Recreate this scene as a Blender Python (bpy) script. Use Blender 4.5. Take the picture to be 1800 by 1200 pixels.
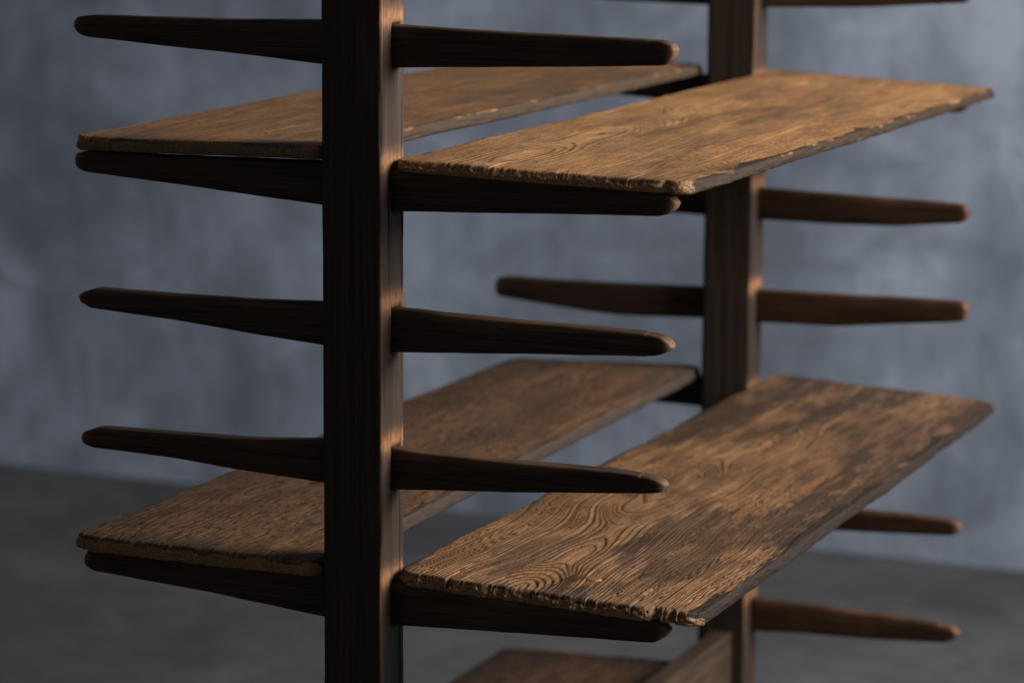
import bpy, math
import numpy as np
from mathutils import Matrix, Vector

scene = bpy.context.scene
for o in list(bpy.data.objects):
    bpy.data.objects.remove(o, do_unlink=True)

# ------------------------------------------------------------------ camera
FPX = 5325.7                                  # focal length in photo pixels (1800 wide)
CAM = np.array([1.4131, -3.1072, 0.7297])
YAW, PITCH, ROLL = -0.37321, 0.15956, 0.00645
def cam_axes():
    cy, sy, cp, sp = math.cos(YAW), math.sin(YAW), math.cos(PITCH), math.sin(PITCH)
    fwd = np.array([sy*cp, cy*cp, -sp]); right = np.array([cy, -sy, 0.0]); up = np.cross(right, fwd)
    r = math.cos(ROLL)*right + math.sin(ROLL)*up
    u = -math.sin(ROLL)*right + math.cos(ROLL)*up
    return r, u, fwd
RIGHT, UP, FWD = cam_axes()
cam_data = bpy.data.cameras.new('camera')
cam = bpy.data.objects.new('camera', cam_data)
scene.collection.objects.link(cam)
m = Matrix.Identity(4)
for i in range(3):
    m[i][0], m[i][1], m[i][2], m[i][3] = RIGHT[i], UP[i], -FWD[i], CAM[i]
cam.matrix_world = m
cam_data.sensor_width = 36.0
cam_data.lens = FPX/1800*36
cam_data.clip_start, cam_data.clip_end = 0.1, 60
cam_data.dof.use_dof = True
cam_data.dof.focus_distance = 3.47
cam_data.dof.aperture_fstop = 4.0
cam_data.dof.aperture_blades = 9
scene.camera = cam

# ------------------------------------------------------------------ light
world = bpy.data.worlds.new('World'); scene.world = world
world.use_nodes = True
bg = world.node_tree.nodes['Background']
bg.inputs[0].default_value = (0.93, 0.93, 1.0, 1)
bg.inputs[1].default_value = 0.10
def window_light(name, loc, target, sx, sy, energy, col):
    d = bpy.data.lights.new(name, 'AREA'); d.shape = 'RECTANGLE'; d.size = sx; d.size_y = sy
    d.energy = energy; d.color = col
    o = bpy.data.objects.new(name, d); scene.collection.objects.link(o)
    o.location = loc
    o.rotation_euler = (Vector(target)-Vector(loc)).to_track_quat('-Z', 'Y').to_euler()
    return o
window_light('window_light', (2.75, 1.12, 1.42), (0, 1.05, 0.1), 2.1, 1.5, 245, (1.0, 0.93, 0.85))
scene.view_settings.view_transform = 'Standard'
scene.view_settings.look = 'None'
scene.view_settings.exposure = 0.0
scene.view_settings.gamma = 1.0
scene.view_settings.use_curve_mapping = False
scene.render.engine = 'CYCLES'

# ------------------------------------------------------------------ helpers
def on_y(u, v, y):
    d = RIGHT*(u-900)/FPX + UP*(600-v)/FPX + FWD
    return CAM + d*(y-CAM[1])/d[1]

def _hash(ix, iy, seed):
    h = (ix.astype(np.int64)*374761393 + iy.astype(np.int64)*668265263 + seed*974711) & 0xffffffff
    h = ((h ^ (h >> 13))*1274126177) & 0xffffffff
    h = (h ^ (h >> 16)) & 0xffff
    return h/65535.0
def noise(x, y, seed=0):
    x = np.asarray(x, float); y = np.asarray(y, float)
    ix, iy = np.floor(x), np.floor(y)
    fx, fy = x-ix, y-iy
    fx = fx*fx*fx*(fx*(fx*6-15)+10); fy = fy*fy*fy*(fy*(fy*6-15)+10)
    a, b = _hash(ix, iy, seed), _hash(ix+1, iy, seed)
    c, d = _hash(ix, iy+1, seed), _hash(ix+1, iy+1, seed)
    return ((a+(b-a)*fx)*(1-fy) + (c+(d-c)*fx)*fy)*2-1
def fbm(x, y, seed=0, n=4):
    t = 0; a = 1; s = 0
    for k in range(n):
        t = t + a*noise(np.asarray(x)*2**k, np.asarray(y)*2**k, seed+17*k); s += a; a *= 0.5
    return t/s*1.5
def sstep(a, b, x):
    t = np.clip((x-a)/(b-a), 0, 1); return t*t*(3-2*t)

def link_mesh(name, V, F, mat, parent=None, attrs=None, smooth=True, ngons=()):
    """V (n,3), F (m,4) quads, ngons: list of index lists"""
    me = bpy.data.meshes.new(name)
    F = np.asarray(F, np.int64).reshape(-1, 4)
    loops = [F.ravel()] + [np.asarray(g, np.int64) for g in ngons]
    sizes = np.concatenate([np.full(len(F), 4), np.array([len(g) for g in ngons], np.int64)]).astype(np.int64)
    loops = np.concatenate(loops)
    starts = np.concatenate([[0], np.cumsum(sizes)[:-1]])
    me.vertices.add(len(V)); me.vertices.foreach_set('co', np.asarray(V, np.float32).ravel())
    me.loops.add(len(loops)); me.loops.foreach_set('vertex_index', loops.astype(np.int32))
    me.polygons.add(len(sizes)); me.polygons.foreach_set('loop_start', starts.astype(np.int32))
    me.update(calc_edges=True)
    me.validate()
    me.polygons.foreach_set('use_smooth', np.full(len(me.polygons), smooth))
    for k, val in (attrs or {}).items():
        at = me.attributes.new(k, 'FLOAT', 'POINT'); at.data.foreach_set('value', np.asarray(val, np.float32))
    me.materials.append(mat)
    o = bpy.data.objects.new(name, me); scene.collection.objects.link(o)
    if parent is not None: o.parent = parent
    return o

# ------------------------------------------------------------------ materials
class NT:
    def __init__(s, name):
        s.mat = bpy.data.materials.new(name); s.mat.use_nodes = True
        s.t = s.mat.node_tree; s.n = s.t.nodes; s.l = s.t.links
        s.bsdf = s.n['Principled BSDF']
        s.tc = s.n.new('ShaderNodeTexCoord')
    def put(s, inp, v):
        if isinstance(v, bpy.types.NodeSocket): s.l.new(v, inp)
        elif isinstance(v, (tuple, list)): inp.default_value = (*v, 1) if len(v) == 3 and inp.type == 'RGBA' else v
        else: inp.default_value = v
    def attr(s, name):
        a = s.n.new('ShaderNodeAttribute'); a.attribute_name = name; return a.outputs['Fac']
    def noise(s, scale, sc=(1, 1, 1), detail=4, rough=0.55, dist=0.0, rot=(0, 0, 0), loc=(0, 0, 0)):
        mp = s.n.new('ShaderNodeMapping'); mp.inputs['Scale'].default_value = sc; mp.inputs['Rotation'].default_value = rot
        mp.inputs['Location'].default_value = loc
        s.l.new(s.tc.outputs['Object'], mp.inputs[0])
        n = s.n.new('ShaderNodeTexNoise'); n.inputs['Scale'].default_value = scale
        n.inputs['Detail'].default_value = detail; n.inputs['Roughness'].default_value = rough
        n.inputs['Distortion'].default_value = dist
        s.l.new(mp.outputs[0], n.inputs['Vector']); return n.outputs['Fac']
    def ramp(s, fac, stops):
        r = s.n.new('ShaderNodeValToRGB'); s.l.new(fac, r.inputs[0])
        e = r.color_ramp.elements
        while len(e) < len(stops): e.new(0.5)
        for k, (p, c) in enumerate(stops):
            e[k].position = p; e[k].color = (*c, 1) if isinstance(c, tuple) else (c, c, c, 1)
        return r.outputs[0]
    def math(s, op, a, b=0.0, clamp=False):
        mth = s.n.new('ShaderNodeMath'); mth.operation = op; mth.use_clamp = clamp
        s.put(mth.inputs[0], a); s.put(mth.inputs[1], b); return mth.outputs[0]
    def mix(s, fac, a, b, mode='MIX'):
        x = s.n.new('ShaderNodeMix'); x.data_type = 'RGBA'; x.blend_type = mode
        s.put(x.inputs['Factor'], fac); s.put(x.inputs[6], a); s.put(x.inputs[7], b); return x.outputs[2]
    def bump(s, h, dist, strength=1.0, normal=None):
        b = s.n.new('ShaderNodeBump'); b.inputs['Distance'].default_value = dist; b.inputs['Strength'].default_value = strength
        s.l.new(h, b.inputs['Height'])
        if normal is not None: s.l.new(normal, b.inputs['Normal'])
        return b.outputs[0]

def board_material(name, groove, mid, ridge, stain_col, side_col, end_col, rough=0.62, fleck=0.0, fibc=0.75):
    t = NT(name)
    g, st, ed = t.attr('grain'), t.attr('stain'), t.attr('edge')
    fib = t.noise(1.0, (420, 16, 420), 3, 0.6)
    fine = t.noise(1.0, (900, 260, 900), 2, 0.6)
    blotch = t.noise(10.0, (1.5, 0.55, 1.0), 6, 0.68, 0.4)
    speck = t.noise(1.0, (700, 160, 700), 3, 0.7)
    col = t.ramp(g, [(0.0, groove), (0.55, mid), (1.0, ridge)])
    col = t.mix(fibc, col, t.ramp(fib, [(0.30, 0.35), (0.5, 0.95), (0.70, 1.45)]), 'MULTIPLY')
    col = t.mix(0.8, col, t.ramp(blotch, [(0.3, (0.45, 0.42, 0.42)), (0.5, (1, 0.97, 0.92)), (0.7, (1.5, 1.42, 1.25))]), 'MULTIPLY')
    col = t.mix(t.math('MULTIPLY', st, 0.95, True), col, t.mix(t.ramp(fine, [(0.48, 0.0), (0.75, 1.0)]), stain_col, mid))
    if fleck:
        fl = t.ramp(t.noise(1.0, (230, 60, 230), 2, 0.5), [(0.56, 0.0), (0.63, 1.0)])
        col = t.mix(t.math('MULTIPLY', fl, fleck), col, groove)
    col = t.mix(0.7, col, t.ramp(speck, [(0.32, 0.35), (0.48, 1.0), (0.68, 1.3)]), 'MULTIPLY')
    pale = t.math('MULTIPLY', t.ramp(t.noise(1.0, (34, 9, 34), 6, 0.7, 0.3, loc=(1, 5, 0)), [(0.54, 0.0), (0.70, 1.0)]), 0.5)
    col = t.mix(t.math('MULTIPLY', pale, g), col, tuple(min(0.5, q*1.35+0.02) for q in ridge))
    scuff = t.ramp(t.noise(1.0, (300, 60, 300), 4, 0.7), [(0.60, 0.0), (0.74, 1.0)])
    side = t.mix(t.math('MULTIPLY', scuff, 0.4), t.mix(t.ramp(fib, [(0.35, 0.0), (0.65, 1.0)]), side_col, stain_col), mid)
    endr = t.mix(t.ramp(fine, [(0.30, 0.0), (0.55, 1.0)]), stain_col, end_col)
    endr = t.mix(0.6, endr, t.ramp(g, [(0.0, 0.4), (1.0, 1.3)]), 'MULTIPLY')
    isend = t.math('MULTIPLY', t.ramp(ed, [(0.2, 0.0), (0.45, 1.0)]), t.attr('endcut'))
    col = t.mix(isend, col, endr)
    chip = t.ramp(t.noise(1.0, (170, 34, 170), 5, 0.72, loc=(3, 1, 2)), [(0.665, 0.0), (0.71, 1.0)])
    side = t.mix(t.math('MULTIPLY', chip, 0.7), side, ridge)
    col = t.mix(t.ramp(t.math('ADD', ed, t.math('MULTIPLY', t.math('SUBTRACT', speck, 0.5), 0.9)), [(0.35, 0.0), (0.85, 1.0)]), col, side)
    t.put(t.bsdf.inputs['Base Color'], col)
    t.put(t.bsdf.inputs['Roughness'], t.ramp(blotch, [(0.3, rough+0.1), (0.7, rough-0.06)]))
    t.put(t.bsdf.inputs['Specular IOR Level'], t.ramp(ed, [(0.5, 0.26), (0.9, 0.10)]))
    h = t.math('ADD', t.math('MULTIPLY', fib, 0.7), t.math('MULTIPLY', fine, 0.5))
    t.put(t.bsdf.inputs['Normal'], t.bump(h, 0.0011, 0.7))
    return t.mat

def dark_wood(name, axis, deep, lite, worn, rough=0.5):
    t = NT(name)
    sc = {'z': (260, 260, 6), 'x': (6, 260, 260), 'y': (260, 6, 260)}[axis]
    sc2 = {'z': (70, 70, 3), 'x': (3, 70, 70), 'y': (70, 3, 70)}[axis]
    fib = t.noise(1.0, sc, 4, 0.65, 0.3); band = t.noise(1.0, sc2, 3, 0.6, 0.5)
    blotch = t.noise(11.0, (1, 1, 1), 5, 0.6)
    col = t.mix(t.ramp(fib, [(0.34, 0.0), (0.66, 1.0)]), deep, lite)
    col = t.mix(0.6, col, t.ramp(band, [(0.3, 0.7), (0.7, 1.25)]), 'MULTIPLY')
    col = t.mix(0.6, col, t.ramp(blotch, [(0.3, (0.7, 0.72, 0.78)), (0.7, (1.3, 1.2, 1.1))]), 'MULTIPLY')
    wr = t.math('MULTIPLY', t.attr('wear_glow'), t.ramp(t.noise(1.0, tuple(0.5*q for q in sc), 3, 0.7), [(0.25, 0.35), (0.6, 1.0)]), True)
    col = t.mix(t.math('MULTIPLY', t.attr('lit_side'), t.ramp(fib, [(0.3, 0.45), (0.7, 1.0)])), col, t.mix(t.ramp(band, [(0.35, 0.0), (0.65, 1.0)]), (0.034, 0.023, 0.019), (0.066, 0.046, 0.039)))
    col = t.mix(wr, col, worn)  # worn tone, and on the posts the painted glow above the joints
    col = t.mix(t.attr('crack_gap_shade'), col, (0.006, 0.005, 0.004))
    t.put(t.bsdf.inputs['Base Color'], col)
    t.put(t.bsdf.inputs['Roughness'], t.ramp(blotch, [(0.3, rough+0.12), (0.7, rough-0.05)]))
    t.bsdf.inputs['Specular IOR Level'].default_value = 0.16
    h = t.math('ADD', fib, t.math('MULTIPLY', band, 0.6))
    t.put(t.bsdf.inputs['Normal'], t.bump(h, 0.0004, 0.5))
    return t.mat

def wall_material():
    t = NT('grey_blue_plaster')
    big = t.noise(1.0, (1.3, 1.3, 1.1), 3, 0.5, 0.8)
    med = t.noise(1.0, (3.4, 3.4, 3.2), 8, 0.64, 0.45)
    trowel = t.noise(1.0, (2.6, 2.6, 6.5), 4, 0.55, 1.4, rot=(0, 0.5, 0), loc=(4, 0, 3))
    brush = t.noise(1.0, (22, 22, 3.5), 3, 0.6, 0.6, rot=(0, -0.35, 0))
    f = t.math('ADD', t.math('MULTIPLY', big, 0.38), t.math('MULTIPLY', med, 0.52))
    f = t.math('ADD', f, t.math('MULTIPLY', brush, 0.10))
    col = t.ramp(f, [(0.40, (0.142, 0.178, 0.234)), (0.5, (0.230, 0.283, 0.376)), (0.595, (0.350, 0.424, 0.552))])
    col = t.mix(t.math('MULTIPLY', t.ramp(trowel, [(0.54, 0.0), (0.68, 1.0)]), 0.42), col, (0.135, 0.162, 0.200))
    t.put(t.bsdf.inputs['Base Color'], col)
    t.bsdf.inputs['Roughness'].default_value = 0.8
    t.put(t.bsdf.inputs['Normal'], t.bump(med, 0.01, 0.3))
    return t.mat

def floor_material():
    t = NT('worn_concrete')
    big = t.noise(1.0, (2.2, 2.2, 1), 5, 0.6, 0.5)
    med = t.noise(1.0, (7, 9, 1), 6, 0.65, 0.8)
    f = t.math('ADD', t.math('MULTIPLY', big, 0.55), t.math('MULTIPLY', med, 0.45))
    col = t.ramp(f, [(0.36, (0.053, 0.055, 0.060)), (0.5, (0.080, 0.083, 0.089)), (0.64, (0.118, 0.121, 0.126))])
    t.put(t.bsdf.inputs['Base Color'], col)
    t.put(t.bsdf.inputs['Roughness'], t.ramp(big, [(0.3, 0.75), (0.7, 0.55)]))
    t.put(t.bsdf.inputs['Normal'], t.bump(med, 0.004, 0.4))
    return t.mat

# ------------------------------------------------------------------ setting
FLOOR_Z = -0.95
WALL_ROT = math.radians(-2.99)
WALL_P = (0.0, 3.90)
def slab(name, size, loc, rotz, mat):
    sx, sy, sz = (q/2 for q in size)
    V = [(a*sx, b*sy, c*sz) for c in (-1, 1) for b in (-1, 1) for a in (-1, 1)]
    F = [(0, 2, 3, 1), (4, 5, 7, 6), (0, 1, 5, 4), (2, 6, 7, 3), (0, 4, 6, 2), (1, 3, 7, 5)]
    o = link_mesh(name, np.array(V), F, mat, smooth=False)
    o.location = loc; o.rotation_euler = (0, 0, rotz); o['kind'] = 'structure'
    return o
slab('floor', (16, 11, 0.1), (0, 0.0, FLOOR_Z-0.05), WALL_ROT, floor_material())
slab('wall', (14, 0.2, 4.6), (WALL_P[0], WALL_P[1]+0.1, FLOOR_Z+2.28), WALL_ROT, wall_material())

# ------------------------------------------------------------------ rack
D = 1.431              # distance between the two posts (front face to front face)
PW, PT = 0.075, 0.0645
rack = bpy.data.objects.new('display_rack', None); scene.collection.objects.link(rack)
rack.location = (0, D/2, FLOOR_Z)
rack['label'] = 'tall dark wooden rack with two posts and pairs of tapered arms'
rack['category'] = 'rack'
ORG = np.array([0, D/2, FLOOR_Z])

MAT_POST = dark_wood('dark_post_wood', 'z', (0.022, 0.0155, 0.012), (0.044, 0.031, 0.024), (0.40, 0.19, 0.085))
MAT_ARM = dark_wood('dark_arm_wood', 'x', (0.015, 0.010, 0.0075), (0.058, 0.036, 0.024), (0.22, 0.125, 0.075))
MAT_REAR = dark_wood('reddish_arm_wood', 'x', (0.013, 0.0075, 0.005), (0.050, 0.026, 0.014), (0.20, 0.10, 0.055))
MAT_BEAM = dark_wood('brown_beam_wood', 'y', (0.030, 0.021, 0.015), (0.070, 0.047, 0.032), (0.2, 0.13, 0.08))

def rounded_rect(w, d, r, step, rs=4):
    """outline points (x,y), outward normals; counter-clockwise"""
    pts, nor = [], []
    cs = [(w/2-r, -d/2+r, -90), (w/2-r, d/2-r, 0), (-w/2+r, d/2-r, 90), (-w/2+r, -d/2+r, 180)]
    for k, (cx, cy, a0) in enumerate(cs):
        for q in range(rs+1):
            a = math.radians(a0+90*q/rs)
            pts.append((cx+r*math.cos(a), cy+r*math.sin(a))); nor.append((math.cos(a), math.sin(a)))
        nx, ny, na = cs[(k+1) % 4]
        a = math.radians(a0+90)
        p0 = np.array(pts[-1]); p1 = np.array((nx+r*math.cos(a), ny+r*math.sin(a)))
        n = max(1, int(np.linalg.norm(p1-p0)/step))
        for q in range(1, n):
            pts.append(tuple(p0+(p1-p0)*q/n)); nor.append((math.cos(a), math.sin(a)))
    return np.array(pts), np.array(nor)

def make_post(y, seed, step, rows, joints, lean, mort=(), PW=PW, PT=PT):
    P, N = rounded_rect(PW, PT, 0.0035, step)
    z = np.arange(FLOOR_Z+0.02, 0.95, rows); n, mrow = len(P), len(z)
    Z, I = np.meshgrid(z, np.arange(n), indexing='ij')
    X, Y, NX, NY = P[I, 0], P[I, 1], N[I, 0], N[I, 1]
    s = np.cumsum(np.r_[0, np.linalg.norm(np.diff(P, axis=0), axis=1)])[I]
    disp = 0.00016*fbm(s*700, Z*9, seed, 2) + 0.00035*noise(s*90, Z*5, seed+3)
    corner = (np.abs(NX*NY) > 0.05)
    disp -= np.where(corner, 0.0011*np.clip(fbm(Z*16+I*0, s*3, seed+9, 3), 0, 1), 0)
    disp -= np.where(corner, 0.0010*sstep(0.45, 0.8, noise(Z*7, np.sign(X)*3+np.sign(Y)*7, seed+19)), 0)
    wob = 0.0012*noise(Z*2.3, np.sign(X)*5, seed+31)*np.abs(X/(PW/2))
    # drying cracks along the grain of the side that faces the window
    crack_gap_shade = np.zeros_like(Z)
    for cy_, z0, z1, wd in ((0.020, -0.34, 0.10, 0.0010), (0.0245, 0.20, 0.47, 0.0008), (0.016, -0.30, -0.12, 0.0009), (0.026, -0.1, 0.05, 0.0008), (-0.012, 0.22, 0.37, 0.0006)):
        yy = cy_ + 0.0012*noise(Z*14, Z*0+cy_*99, seed)
        crack_gap_shade = np.maximum(crack_gap_shade, np.where(X > PW/2-0.004, np.exp(-((Y-yy)/(wd*1.9))**2)*sstep(z0, z0+0.05, Z)*sstep(z1, z1-0.05, Z), 0))
    for zb_, zt_ in mort:
        yf, yb = AY0-PT/2, AY0-PT/2+AT
        out = np.maximum(np.maximum(yf-Y, Y-yb), np.maximum(zb_-Z, Z-zt_))
        wdt = 0.0022+0.0012*noise(Z*150, Y*150, seed+90)
        crack_gap_shade = np.maximum(crack_gap_shade, np.where(np.abs(NX) > 0.6, 0.9*sstep(wdt+0.0012, wdt*0.4, out), 0))  # gap round each arm: sunk in, with its shadow painted dark
    disp -= crack_gap_shade*0.0018
    wear_glow = np.zeros_like(Z)
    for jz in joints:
        wear_glow = np.maximum(wear_glow, np.exp(-((Z-jz-0.009)/0.011)**2)*np.where(NX > 0.3, 1, 0)*(0.75+0.3*noise(Z*200, s*300, seed)))  # orange bounce light above each arm joint, painted into the wood colour
    lit_side = sstep(0.3, 0.9, NX)*(0.8+0.2*noise(Z*9, s*60, seed+77))  # window-facing side painted lighter, standing in for the light on it
    wear_glow = wear_glow*0.95 + np.where(corner & (Y < 0) & (X > 0), 0.26*sstep(-0.2, 0.5, noise(Z*11, s*0+1, seed+5)), 0)
    V = np.stack([X+NX*disp+wob+lean*(Z-0.2), Y+PT/2+y+NY*disp, Z], -1).reshape(-1, 3)-ORG
    i = np.arange(n); a = (np.arange(mrow-1)[:, None]*n+i).ravel(); b = (np.arange(mrow-1)[:, None]*n+(i+1) % n).ravel()
    F = np.stack([a, b, b+n, a+n], 1)
    link_mesh('post', V, F, MAT_POST, rack, dict(wear_glow=np.clip(wear_glow, 0, 1).ravel(), crack_gap_shade=crack_gap_shade.ravel(), lit_side=np.clip(lit_side, 0, 1).ravel()),
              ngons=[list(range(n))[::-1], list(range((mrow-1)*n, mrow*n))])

AY0, AT = 0.030, 0.023           # arm front face behind the post's front face, arm thickness
def resamp(pts):
    pts = np.array(sorted(pts)); return pts[:, 0], pts[:, 1]

def make_arm(side, post_y, top, bot, mat, seed, blunt=0.25, tip_len=0.012, tipwear=0.6):
    """top/bot: lists of (x,z) from the post outwards; both end at the tip"""
    sgn = 1 if side > 0 else -1
    tx, tz = resamp([(sgn*a, b) for a, b in top]); bx, bz = resamp([(sgn*a, b) for a, b in bot])
    xe = max(tx.max(), bx.max()); x0 = 0.010
    xs = np.r_[np.linspace(x0, xe-0.03, 60)[:-1], xe-0.03*(np.cos(np.linspace(0, math.pi/2, 26)))]
    xs = np.unique(np.clip(xs, x0, xe))
    # extend the outline towards the inside of the post
    def ext(px, pz): return np.interp(xs, np.r_[0.0, px], np.r_[pz[0]-(pz[1]-pz[0])/(px[1]-px[0])*px[0], pz])
    zt, zb = ext(tx, tz), ext(bx, bz)
    k = np.array([1, 2, 3, 2, 1])/9.0
    for _ in range(2):
        zt[2:-4] = np.convolve(zt, k, 'same')[2:-4]; zb[2:-4] = np.convolve(zb, k, 'same')[2:-4]
    hgt = np.maximum(zt-zb, 0.0015)
    q = np.clip((xe-xs)/tip_len, 0, 1)
    dep = AT*(blunt+(1-blunt)*np.sqrt(1-(1-q)**2))
    nper = None; rows = []; W = []
    for i, x in enumerate(xs):
        r = min(0.0032, hgt[i]*0.45, dep[i]*0.45)
        nyy, nzz = 6, 8
        pts = []
        for cx, cz, a0 in ((1, -1, -90), (1, 1, 0), (-1, 1, 90), (-1, -1, 180)):
            for j in range(4):
                a = math.radians(a0+30*j)
                pts.append((cx*(dep[i]/2-r)+r*math.cos(a), cz*(hgt[i]/2-r)+r*math.sin(a)))
            # one straight side of intermediate points is added by the next corner
        pts = np.array(pts)
        full = []
        for j in range(16):
            full.append(pts[j])
            if j % 4 == 3:
                for f in (0.25, 0.5, 0.75): full.append(pts[j]*(1-f)+pts[(j+1) % 16]*f)
        full = np.array(full)
        nz = 0.0003*noise(np.full(len(full), x*45), np.arange(len(full))*0.35, seed) + 0.0005*noise(np.full(len(full), x*12), np.arange(len(full))*0.15, seed+4)
        ln = np.linalg.norm(full, axis=1, keepdims=True)+1e-9
        full = full*(1+nz[:, None]/ln)
        rows.append(np.c_[np.full(len(full), sgn*x), full[:, 0]+post_y+AY0+AT/2, full[:, 1]+(zt[i]+zb[i])/2])
        topm = sstep(0.2, 0.9, full[:, 1]/(hgt[i]/2))
        W.append(np.clip(tipwear*math.exp(-((xe-x)/0.010)**2) + topm*(0.10+0.25*max(0, float(noise(x*28, seed*1.3, seed)))), 0, 1))
    V = np.array(rows); mr, n = V.shape[:2]
    i = np.arange(n); a = (np.arange(mr-1)[:, None]*n+i).ravel(); b = (np.arange(mr-1)[:, None]*n+(i+1) % n).ravel()
    F = np.stack([a, b, b+n, a+n], 1)
    if sgn < 0: F = F[:, ::-1]
    g0, g1 = list(range(n))[::-1], list(range((mr-1)*n, mr*n))
    if sgn < 0: g0, g1 = g0[::-1], g1[::-1]
    W = np.array(W).ravel()
    return link_mesh('arm', V.reshape(-1, 3)-ORG, F, mat, rack, dict(wear_glow=W, crack_gap_shade=np.zeros(len(W))), ngons=[g0, g1])

def tip_ext(L, side, post_y):
    e = 0.0050 if side < 0 else (0.0030 if post_y == 0 else 0.0075)
    return [(x+side*e*min(1, abs(x)/0.36)**6, z) for x, z in L]
def px_arm(side, post_y, top, bot, mat, seed, **kw):
    f = lambda L: tip_ext([tuple(on_y(u, v, post_y+AY0)[[0, 2]]) for u, v in L], side, post_y)
    return make_arm(side, post_y, f(top), f(bot), mat, seed, **kw)

# ---- boards first (their underside gives the top of the arms that carry them)
def corners(y0, y1, FL, FR, RL, RR):
    return [on_y(*FL, y0), on_y(*FR, y0), on_y(*RL, y1), on_y(*RR, y1)]
B_RU = corners(0.022, 1.54, (690, 280), (1213, 322), (1362, 122), (1755, 155))
B_RL = corners(0.025, 1.54, (695, 1002), (1229, 1080), (1362, 655), (1753, 706))
B_LU = corners(0.010, 1.475, (128, 239), (572, 256), (902, 92), (1240, 112))
B_LL = corners(0.005, 1.475, (127, 939), (558, 986), (902, 627), (1236, 641))
dz = on_y(880, 1134, 1.475)-B_LL[2]
B_LB = [c+np.array([dz[0]*0.6, 0, dz[2]]) for c in B_LL]
TH = dict(RU=0.0140, RL=0.0170, LU=0.0165, LL=0.0195, LB=0.0195)
def under(c, th, x, y):
    v = (y-c[0][1])/(c[2][1]-c[0][1])
    a, b = c[0]*(1-v)+c[2]*v, c[1]*(1-v)+c[3]*v
    u = (x-a[0])/(b[0]-a[0])
    return a[2]*(1-u)+b[2]*u-th
def carry_top(c, th, post_y, side, tipx):
    y = post_y+AY0+AT/2
    xs = np.linspace(0.03, tipx-0.012, 8)
    return [(side*x, under(c, th, side*x, y)+0.0006) for x in xs]

# front arms, traced outline on the plane of their front faces
px_arm(1, 0, [(690, 43.8), (815, 52.5), (955, 61), (1095, 68), (1158, 72), (1175, 78), (1181, 89)],
       [(690, 120), (920, 118.5), (1120, 117), (1165, 115.5), (1177, 103), (1181, 89)], MAT_ARM, 1, blunt=0.45)
px_arm(1, 0, [(690, 542.5), (780, 553), (920, 567), (1060, 579), (1130, 586), (1158, 593), (1172, 604), (1176, 612.5)],
       [(690, 619.5), (955, 623), (1110, 626.5), (1147, 626.5), (1165, 621), (1176, 612.5)], MAT_ARM, 3, blunt=0.3)
px_arm(1, 0, [(690, 788), (745, 797), (885, 811.5), (990, 820), (1095, 831), (1137, 839.5), (1158, 848), (1165, 855)],
       [(690, 860.5), (920, 866), (1130, 868.5), (1158, 866), (1165, 855)], MAT_ARM, 4, blunt=0.2)
px_arm(-1, 0, [(564, 36), (415, 34), (275, 30), (170, 27), (142, 29), (131, 40)],
       [(564, 113), (415, 94.5), (275, 79), (156, 65), (142, 59.5), (133, 49), (131, 40)], MAT_ARM, 5)
px_arm(-1, 0, [(564, 284), (415, 279), (275, 273.5), (187, 267), (156, 266), (138, 271), (133, 282)],
       [(564, 360.5), (415, 339.5), (275, 320), (152, 303), (138, 294), (133, 282)], MAT_ARM, 6)
px_arm(-1, 0, [(565.5, 532), (450, 528.5), (310, 519), (222, 512), (170, 507.5), (152, 512), (140, 521.5)],
       [(565.5, 606.5), (450, 588), (310, 563.5), (163, 542.5), (145.5, 532), (140, 521.5)], MAT_ARM, 7)
px_arm(-1, 0, [(565.5, 773.5), (450, 772), (310, 763), (222, 756), (173.5, 753), (152, 759), (144, 768)],
       [(565.5, 848), (404.5, 824), (310, 806), (165, 787), (149, 779), (144, 768)], MAT_ARM, 8)
def px_carry(side, post_y, c, th, bot, mat, seed, **kw):
    f = tip_ext([tuple(on_y(u, v, post_y+AY0)[[0, 2]]) for u, v in bot], side, post_y)
    tip = f[-1]
    make_arm(side, post_y, carry_top(c, th, post_y, side, abs(tip[0]))+[tip], f, mat, seed, **kw)
px_carry(1, 0, B_RU, TH['RU'], [(690, 372), (1000, 377), (1150, 380), (1168, 377), (1180, 368), (1184, 358)], MAT_ARM, 9, blunt=0.4)
px_carry(1, 0, B_RL, TH['RL'], [(690, 1099), (920, 1114), (1095, 1126.5), (1144, 1130), (1162, 1121), (1170, 1109)], MAT_ARM, 10, blunt=0.35)
px_carry(-1, 0, B_LL, TH['LL'], [(565.5, 1083), (345, 1036.5), (170, 1004), (153, 994), (149, 983)], MAT_ARM, 11)

# rear arms
R = D
def generic(side, zb, h=0.049, tipx=0.372, tip_h=0.021, drop=0.004):
    top = [(side*0.038, zb+h), (side*0.2, zb+h-drop*0.5-0.004), (side*(tipx-0.01), zb+h-drop-0.010), (side*tipx, zb+h-drop-0.010-tip_h/2)]
    bot = [(side*0.038, zb), (side*0.2, zb+0.004), (side*(tipx-0.012), zb+h-drop-0.010-tip_h), (side*tipx, zb+h-drop-0.010-tip_h/2)]
    return top, bot
px_arm(1, R, [(1344.5, 332.5), (1495, 345), (1635, 355), (1685, 361), (1692, 372)], [(1344, 387), (1460, 394), (1565, 397), (1680, 392.5), (1690, 386), (1692, 372)], MAT_REAR, 21, blunt=0.7, tip_len=0.005, tipwear=0.25)
px_arm(1, R, [(1339, 511), (1495, 520), (1600, 525), (1684, 531), (1691, 545)], [(1339, 567), (1407, 570.5), (1477, 574), (1530, 571), (1684, 565), (1691, 545)], MAT_REAR, 22, blunt=0.75, tip_len=0.004, tipwear=0.5)
px_arm(1, R, [(1335, 883), (1505.5, 897), (1600, 906), (1660, 914), (1674, 920), (1679, 930)], [(1335, 926), (1456.5, 932), (1600, 939), (1664, 941), (1675, 937), (1679, 930)], MAT_REAR, 23, blunt=0.4, tipwear=0.4)
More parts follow.
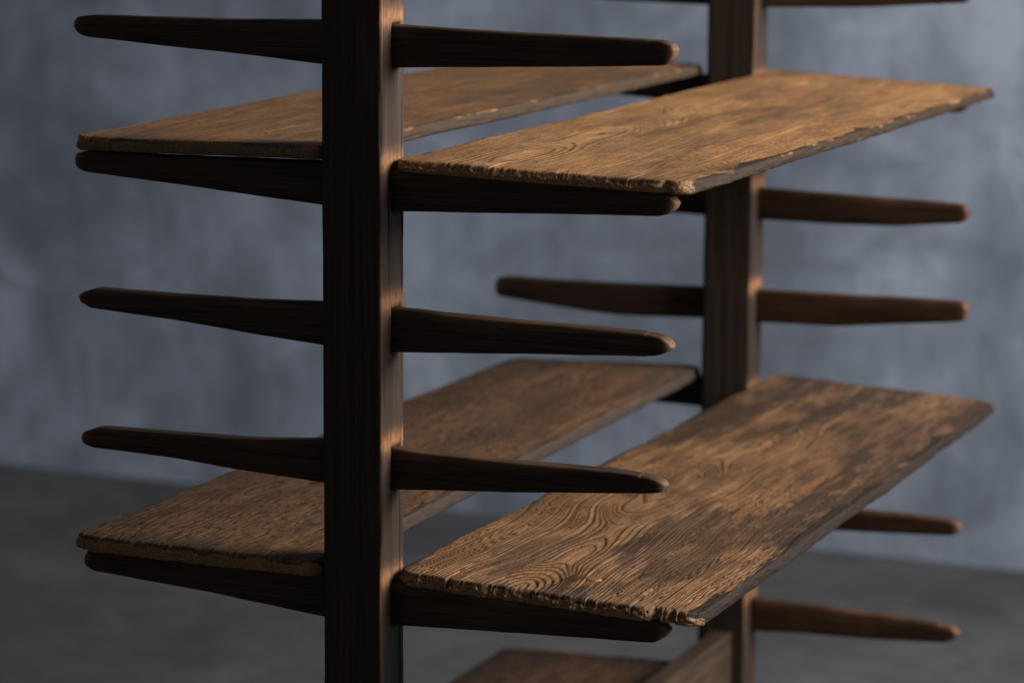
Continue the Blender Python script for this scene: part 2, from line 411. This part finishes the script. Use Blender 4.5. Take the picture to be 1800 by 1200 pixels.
px_arm(1, R, [(1325, 1053), (1425, 1065), (1530, 1079), (1635, 1095), (1664, 1102), (1676, 1114)], [(1325, 1109), (1425, 1114), (1530, 1123), (1650, 1129), (1670, 1124), (1676, 1114)], MAT_REAR, 24, blunt=0.4, tipwear=0.4)
px_arm(-1, R, [(1240, 506), (1060, 498), (955, 492), (892, 486.5), (878, 489), (874, 500)], [(1235, 559), (1147, 556.5), (1077, 553), (1025, 546), (955, 534), (881, 521), (875, 514), (874, 500)], MAT_ARM, 25, blunt=0.6, tip_len=0.006)
for side, zb, sd, mt in ((1, 0.495, 31, MAT_ARM), (-1, 0.496, 32, MAT_ARM), (-1, 0.1635, 33, MAT_REAR)):
    make_arm(side, R, *generic(side, zb), mt, sd)
make_arm(-1, R, *generic(-1, -0.312, h=0.042, tipx=0.36), MAT_ARM, 34)
make_arm(-1, R, *generic(-1, -0.486, h=0.04), MAT_ARM, 35)
def carry_generic(side, post_y, c, th, sd, mt, h=0.047, tipx=0.372, tip_h=0.022):
    top = carry_top(c, th, post_y, side, tipx)
    z0, z1 = top[0][1], top[-1][1]
    bot = [(side*0.038, z0-h), (side*0.2, (z0+z1)/2-h*0.86), (side*(tipx-0.012), z1-tip_h), (side*tipx, z1-tip_h*0.5)]
    make_arm(side, post_y, top+[(side*tipx, z1-tip_h*0.5)], bot, mt, sd)
carry_generic(1, R, B_RU, TH['RU'], 41, MAT_ARM)
carry_generic(1, R, B_RL, TH['RL'], 42, MAT_ARM, tipx=0.365)
carry_generic(-1, R, B_LU, TH['LU'], 43, MAT_ARM)
carry_generic(-1, R, B_LL, TH['LL'], 44, MAT_ARM)
carry_generic(-1, R, B_LB, TH['LB'], 45, MAT_ARM)
carry_generic(-1, 0, B_LB, TH['LB'], 46, MAT_ARM)

FJ = [0.5385, 0.377, 0.216, 0.053, -0.104]
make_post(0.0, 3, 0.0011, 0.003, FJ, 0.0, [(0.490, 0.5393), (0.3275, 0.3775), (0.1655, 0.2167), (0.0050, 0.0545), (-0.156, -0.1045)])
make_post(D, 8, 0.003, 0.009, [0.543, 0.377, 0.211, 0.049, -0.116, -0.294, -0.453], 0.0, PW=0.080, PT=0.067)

def beam(name, x0, x1, y0, y1, z0, z1, mat, seed, r=0.003):
    w, h = x1-x0, z1-z0
    P, N = rounded_rect(w, h, r, 0.006)
    ys = np.arange(y0, y1+0.005, 0.01); ys[-1] = y1
    Yg, I = np.meshgrid(ys, np.arange(len(P)), indexing='ij')
    d = 0.0006*noise(Yg*9, I*0.3, seed)
    X = P[I, 0]+N[I, 0]*d+(x0+x1)/2; Z = P[I, 1]+N[I, 1]*d+(z0+z1)/2
    n, mr = len(P), len(ys)
    V = np.stack([X, Yg, Z], -1).reshape(-1, 3)-ORG
    i = np.arange(n); a = (np.arange(mr-1)[:, None]*n+i).ravel(); b = (np.arange(mr-1)[:, None]*n+(i+1) % n).ravel()
    F = np.stack([a, a+n, b+n, b], 1)
    link_mesh(name, V, F, mat, rack, dict(wear_glow=np.zeros(len(V)), crack_gap_shade=np.zeros(len(V))),
              ngons=[list(range(n)), list(range((mr-1)*n, mr*n))[::-1]])
beam('stretcher', -0.016, 0.0185, PT-0.012, D+0.012, -0.612, -0.5025, MAT_BEAM, 5)
def foot(y):      # cross foot under each post, out of the picture
    V = []; L = 0.36
    prof = [(-L, 0), (-L, 0.028), (-0.06, 0.062), (0.06, 0.062), (L, 0.028), (L, 0)]
    for yy in (-0.012, PT+0.012):
        for x, z in prof: V.append((x, y+yy, FLOOR_Z+z))
    n = len(prof)
    F = [(i, (i+1) % n, (i+1) % n+n, i+n) for i in range(n)]
    link_mesh('foot', np.array(V)-ORG, [f[::-1] for f in F], MAT_POST, rack, dict(wear_glow=np.zeros(2*n), crack_gap_shade=np.zeros(2*n)), smooth=False,
              ngons=[list(range(n))[::-1], list(range(n, 2*n))])
foot(0.0); foot(D)

# ------------------------------------------------------------------ boards
def make_board(name, label, c, th, mat, seed, dx, dy, ring, pith, relief, rag, stain_fn, arch, cracks=(), notch=None, pits=0.0, soot=1.0):
    """c: corners of the top (front-left, front-right, rear-left, rear-right)"""
    W = np.linalg.norm(c[1]-c[0]); L = abs(c[2][1]-c[0][1])
    xs = [0.0]
    while xs[-1] < W:
        e = min(xs[-1], W-xs[-1]); xs.append(xs[-1]+min(dx, 0.0006+e*0.10))
    xs = np.array(xs)*W/xs[-1]
    ys = [0.0]
    while ys[-1] < L:
        e = min(ys[-1], L-ys[-1]); k = 1+0.9*ys[-1]/L
        ys.append(ys[-1]+min(dy*k, 0.0007+e*0.06))
    ys = np.array(ys)*L/ys[-1]
    nx, ny = len(xs), len(ys)
    def field(x, y, z):
        """growth rings: cone-like shells round a wandering pith below the board"""
        xc = pith[0]*W + 0.05*noise(y*1.1, y*0, seed) + 0.012*noise(y*4, y*0, seed+1)
        h = pith[1] + arch*noise(y*2.6+seed, y*0+0.5, seed+2) + arch*0.35*noise(y*6.0, y*0, seed+3) + z
        wx = x + 0.005*fbm(x*12, y*2.4, seed+5, 3)
        r = np.sqrt((wx-xc)**2 + h*h)
        r = r + 0.0006*fbm(x*50, y*6, seed+6, 2)
        s = r/(ring*(1+0.25*noise(r*60, r*0, seed+7)))
        t = s-np.floor(s)
        idn = np.floor(s)
        depth = 0.6+0.4*_hash(idn, idn*0, seed+11)
        wd = 0.18
        if s.ndim == 2:                       # keep grooves thread-thin where the shells run flat
            gy, gx = np.gradient(s, ys, xs)
            gr = np.hypot(gx, gy)+1e-6
            wd = np.minimum(0.2, 0.0015*gr)
            wd = np.maximum(wd, 0.02)
        g = 1-depth*np.exp(-((t-0.5)/wd)**2)
        g = g*(0.80+0.20*t)
        return g
    Y, X = np.meshgrid(ys, xs, indexing='ij')
    G = field(X, Y, X*0)
    fibre = noise(X*900, Y*22, seed+21)
    amp = relief*(0.6+0.4*np.clip(0.55+0.9*fbm(X*7, Y*2.4, seed+22, 2), 0, 1)) * (0.6+0.6*np.exp(-Y/0.3))
    amp = amp*sstep(-0.002, 0.010, Y)
    H = -(1-G)*amp + 0.10*relief*fibre + 0.0006*fbm(X*12, Y*4, seed+24, 3)
    pit = np.zeros_like(X)
    if pits:
        pn = noise(X*170, Y*48, seed+61)*0.7+noise(X*330, Y*95, seed+62)*0.5
        pit = sstep(0.42, 0.62, pn)*sstep(-0.25, 0.25, fbm(X*6, Y*4, seed+63, 2)+0.10-0.25*(X/W-0.3))
        H -= pits*0.0011*pit
    for cx, y0, y1, wd, dp in cracks:
        xx = cx + 0.0035*noise(Y*13, Y*0, seed+31)+0.001*noise(Y*60, Y*0, seed+32)
        H -= dp*np.exp(-((X-xx)/wd)**2)*sstep(y1, y1-0.05, Y)*(Y >= y0)
    # worn, rounded, chewed rim
    def edge_prof(dist, rad): 
        q = np.clip(1-dist/rad, 0, 1); return rad*(1-np.sqrt(np.maximum(1-q*q, 0)))
    endr = 0.0035+rag*0.9*np.clip(fbm(X*45, X*0, seed+41, 3)+0.25, 0, 1)
    H -= edge_prof(Y, endr)*0.8 + edge_prof(L-Y, 0.006+0*Y)*0.6
    sidr = 0.0028+0.0045*np.clip(fbm(Y*14, Y*0+X*0, seed+43, 3), 0, 1)
    H -= edge_prof(W-X, sidr)*0.8 + edge_prof(X, sidr)*0.8
    H = np.maximum(H, -th*0.75)
    # outline: ragged ends and slightly wandering long sides
    u, v = X/W, Y/L
    xf = xs
    e0 = rag*(0.55*fbm(xf*22, xf*0, seed+45, 5)+0.10*noise(xf*260, xf*0, seed+46)) + 0.014*np.clip(1-xf/0.016, 0, 1)**2 + 0.016*np.clip(1-(W-xf)/0.022, 0, 1)**2.2
    if notch is not None:
        for nx0, nw, nd in notch: e0 += nd*np.exp(-((xf-nx0)/nw)**2)*(1+0.5*noise(xf*300, xf*0, seed+49))
    e1 = -rag*0.8*fbm(xf*22, xf*0, seed+47, 4) - 0.012*np.clip(1-xf/0.03, 0, 1)**2 - 0.018*np.clip(1-(W-xf)/0.03, 0, 1)**2
    el = 0.0016*fbm(ys*5, ys*0, seed+51, 4)
    er = 0.0026*fbm(ys*6, ys*0, seed+52, 5)
    yy = (Y+e0[None, :])*(1-v) + (Y+e1[None, :])*v
    uu = u + (el[:, None]*(1-u) + er[:, None]*u)/W
    vv = (yy)/L
    base = (c[0]*((1-uu)*(1-vv))[..., None] + c[1]*(uu*(1-vv))[..., None] + c[2]*((1-uu)*vv)[..., None] + c[3]*(uu*vv)[..., None])
    top = base.copy(); top[..., 2] += H
    NV = nx*ny
    V = [top.reshape(-1, 3)]; 
    a = (np.arange(ny-1)[:, None]*nx+np.arange(nx-1)).ravel()
    F = [np.stack([a, a+1, a+nx+1, a+nx], 1)]
    S = np.clip(stain_fn(X, Y, W, L, seed), 0, 1)
    band = 0.0035+0.012*np.clip(fbm(Y*7, Y*0, seed+91, 4)+0.15, 0, 1)+0.006*fbm(X*160, Y*26, seed+92, 3)
    E = soot*sstep(0.006, -0.004, (W-X)-band) + soot*0.8*sstep(0.005, -0.003, X-band*0.5)
    E = np.clip(E, 0, 1)
    endcut = [X.ravel()*0]; grain = [np.clip(G-0.35*pit, 0, 1).ravel()]; stain = [S.ravel()]; edge = [E.ravel()]
    # rim walls
    per = np.r_[np.arange(nx), (np.arange(1, ny)*nx+nx-1), ((ny-1)*nx+np.arange(nx-2, -1, -1)), (np.arange(ny-2, 0, -1)*nx)]
    jx, jy = per % nx, per//nx
    outn = np.zeros((len(per), 2))
    outn[jy == 0, 1] -= 1; outn[jy == ny-1, 1] += 1; outn[jx == 0, 0] -= 1; outn[jx == nx-1, 0] += 1
    outn /= np.linalg.norm(outn, axis=1)[:, None]
    isend = (jy == 0) | (jy == ny-1)
    pt, pb = top.reshape(-1, 3)[per], base.reshape(-1, 3)[per]
    px_, py_ = xs[jx], ys[jy]
    K = 9; prev = per; n = len(per)
    along = np.where(isend, px_, py_)
    for k in range(1, K+1):
        f = k/K
        q = pt.copy(); zb = pb[:, 2]-th
        q[:, 2] = pt[:, 2]*(1-f)+zb*f
        bulge = np.where(isend, 0.0022, 0.0010)*math.sin(math.pi*min(f*1.05, 1)) - 0.0030*max(0, (f-0.8)/0.2)**2
        rr = np.where(isend, rag*0.24*fbm(along*120, along*0+f*5, seed+71, 3)+0.0010*noise(along*420, along*0+f*9, seed+72), 0.0012*fbm(along*40, along*0+f*3, seed+73, 3))
        q[:, :2] += outn*((bulge+rr)*(1 if k < K else 0.8))[:, None]
        gi = field(px_, py_*1.0, -th*f+0*px_)
        if True:
            q[:, :2] -= outn*np.where(isend, (1-gi)*0.0004, 0)[:, None]
        V.append(q); grain.append(gi); stain.append(S.ravel()[per]); 
        edge.append(np.where(isend, 0.5, 1.0)); endcut.append(isend*1.0)
        idx = NV+(k-1)*n+np.arange(n)
        F.append(np.stack([prev, idx, np.roll(idx, -1), np.roll(prev, -1)], 1))
        prev = idx
    V = np.concatenate(V); org = np.array([(c[0][0]+c[1][0])/2, (c[0][1]+c[2][1])/2, V[:, 2].min()])
    o = link_mesh(name, V-org, np.concatenate(F), mat, None, dict(grain=np.concatenate(grain), stain=np.concatenate(stain), edge=np.concatenate(edge), endcut=np.concatenate(endcut)),
                  ngons=[list(prev[::-1])])
    o.location = org
    o['label'] = label; o['category'] = 'shelf board'
    return o, org

MAT_RU = board_material('golden_board_wood', (0.075, 0.034, 0.013), (0.225, 0.110, 0.041), (0.41, 0.228, 0.100), (0.050, 0.029, 0.016), (0.020, 0.017, 0.016), (0.40, 0.235, 0.105), 0.6)
MAT_RL = board_material('weathered_board_wood', (0.006, 0.0035, 0.0025), (0.092, 0.046, 0.021), (0.235, 0.130, 0.063), (0.026, 0.016, 0.010), (0.021, 0.018, 0.017), (0.36, 0.205, 0.09), 0.56, fibc=0.5)
MAT_LU = board_material('tan_board_wood', (0.036, 0.016, 0.007), (0.155, 0.078, 0.032), (0.235, 0.128, 0.056), (0.045, 0.033, 0.026), (0.070, 0.046, 0.030), (0.22, 0.13, 0.06), 0.62, fibc=0.5)
MAT_LL = board_material('dull_board_wood', (0.016, 0.009, 0.005), (0.095, 0.048, 0.023), (0.155, 0.085, 0.043), (0.042, 0.031, 0.024), (0.050, 0.039, 0.033), (0.32, 0.18, 0.075), 0.62, fleck=0.75)

def brk(X, Y, s):          # breaks a stain up along the grain
    return 0.28*fbm(X*130, Y*11, s+95, 3)+0.16*noise(X*420, Y*45, s+96)
def st_ru(X, Y, W, L, s):
    n = fbm(X*20, Y*2.6, s+81, 4)+brk(X, Y, s); n2 = fbm(X*6, Y*2.2, s+84, 3)+brk(X, Y, s)
    front = np.exp(-Y/0.02)*sstep(-0.1, 0.5, fbm(X*14, Y*10, s+82, 3)+0.1)
    return 0.5*sstep(0.25, 0.75, n) + 0.3*sstep(0.25, 0.6, n2) + front*0.8 + 0.4*np.exp(-(L-Y)/0.03)
def st_rl(X, Y, W, L, s):
    b = brk(X, Y, s)
    n = fbm(X*9, Y*3.2, s+81, 4)+b; n2 = fbm(X*26, Y*5, s+85, 3)+b
    rim = 0.6*sstep(0.09, 0.0, (W-X)+0.05*b-0.03*fbm(Y*4, X*6, s+83, 3))*sstep(0.25, 0.6, Y)
    far = 0.85*sstep(0.5*L, 0.95*L, Y)*sstep(-0.5, 0.4, n2+0.2)
    end = np.exp(-Y/0.012)*0.5
    nail = 0.8*np.exp(-(((X-0.20)/0.022)**2+((Y-0.035)/0.022)**2))*sstep(-0.5, 0.2, b+0.1)
    return 0.75*sstep(0.08, 0.60, n) + 0.55*sstep(0.08, 0.60, n2) + rim + far + end*sstep(-0.5, 0.4, n2) + nail
def st_lu(X, Y, W, L, s):
    n = fbm(X*14, Y*2.6, s+81, 4)+brk(X, Y, s)
    front = np.exp(-Y/0.03)*sstep(-0.2, 0.5, fbm(X*12, Y*9, s+82, 3)+0.05)
    return 0.5*sstep(0.2, 0.7, n) + front*0.85
def st_ll(X, Y, W, L, s):
    n = fbm(X*14, Y*3, s+81, 4)+brk(X, Y, s)
    front = np.exp(-Y/0.02)*sstep(-0.3, 0.5, fbm(X*12, Y*9, s+82, 3))
    return 0.45*sstep(0.1, 0.6, n) + front*0.7

make_board('shelf_board', 'golden tan shelf board with fairly smooth worn top and dark rubbed side edge', B_RU, TH['RU'], MAT_RU, 11, 0.0011, 0.0042, 0.0042, (0.42, 0.085), 0.0005, 0.004, st_ru, 0.03,
           cracks=((0.118, 0, 0.07, 0.0010, 0.003), (0.20, 0, 0.05, 0.0009, 0.003), (0.283, 0, 0.09, 0.0009, 0.003)), notch=((0.325, 0.006, 0.007),))
rl, rl_org = make_board('shelf_board', 'weathered brown shelf board with deep ridged grain, ragged end and a split', B_RL, TH['RL'], MAT_RL, 24, 0.00085, 0.0034, 0.0043, (0.40, 0.075), 0.0022, 0.0065, st_rl, 0.042,
           cracks=((0.232, 0, 0.26, 0.0011, 0.0024), (0.062, 0, 0.10, 0.0009, 0.004), (0.118, 0, 0.06, 0.001, 0.004), (0.171, 0, 0.085, 0.0009, 0.0035), (0.287, 0, 0.12, 0.001, 0.005), (0.341, 0, 0.07, 0.0012, 0.005)), notch=((0.318, 0.007, 0.010), (0.335, 0.004, 0.006)))
make_board('shelf_board', 'thin tan shelf board with arched grain, lying level with the golden board', B_LU, TH['LU'], MAT_LU, 37, 0.0012, 0.005, 0.0046, (0.55, 0.04), 0.0006, 0.004, st_lu, 0.06)
make_board('shelf_board', 'dull brown shelf board pitted with dark flecks, its corner crumbled', B_LL, TH['LL'], MAT_LL, 52, 0.0011, 0.0042, 0.0040, (0.35, 0.09), 0.0007, 0.006, st_ll, 0.03, pits=1.0, notch=((0.012, 0.010, 0.010),))
make_board('shelf_board', 'lowest shelf board, dark brown, lying beside the low stretcher', B_LB, TH['LB'], MAT_LL, 67, 0.003, 0.010, 0.0044, (0.4, 0.08), 0.0005, 0.005, st_ll, 0.03)

# old nail head sunk in the ridged board
def nail():
    p = on_y(1043, 1017, 0.14)
    # slide along the ray to the board's top plane
    d = RIGHT*(1043-900)/FPX + UP*(600-1017)/FPX + FWD
    t0, t1 = 2.0, 6.0
    for _ in range(50):
        t = (t0+t1)/2; q = CAM+d*t
        if q[2] > under(B_RL, 0.0, q[0], q[1]): t0 = t
        else: t1 = t
    q = CAM+d*t0
    tm = NT('rusty_nail_iron')
    cc = t_col = tm.mix(tm.noise(700, detail=3), (0.16, 0.068, 0.028), (0.30, 0.14, 0.06))
    tm.put(tm.bsdf.inputs['Base Color'], cc); tm.bsdf.inputs['Roughness'].default_value = 0.6; tm.bsdf.inputs['Metallic'].default_value = 0.2
    V = []; n = 20
    for r, z in ((0.0078, -0.004), (0.0080, -0.0001), (0.0072, 0.0006), (0.0045, 0.0007)):
        for k in range(n):
            a = 2*math.pi*k/n; rr = r*(1+0.08*math.sin(3*a+1)+0.05*math.sin(5*a))
            V.append((rr*math.cos(a)*1.15, rr*math.sin(a), z))
    F = [(j*n+k, j*n+(k+1) % n, (j+1)*n+(k+1) % n, (j+1)*n+k) for j in range(3) for k in range(n)]
    V = np.array(V)+q-rl_org
    o = link_mesh('nail', V, F, tm.mat, rl, ngons=[list(range(3*n, 4*n)), list(range(n))[::-1]])
nail()
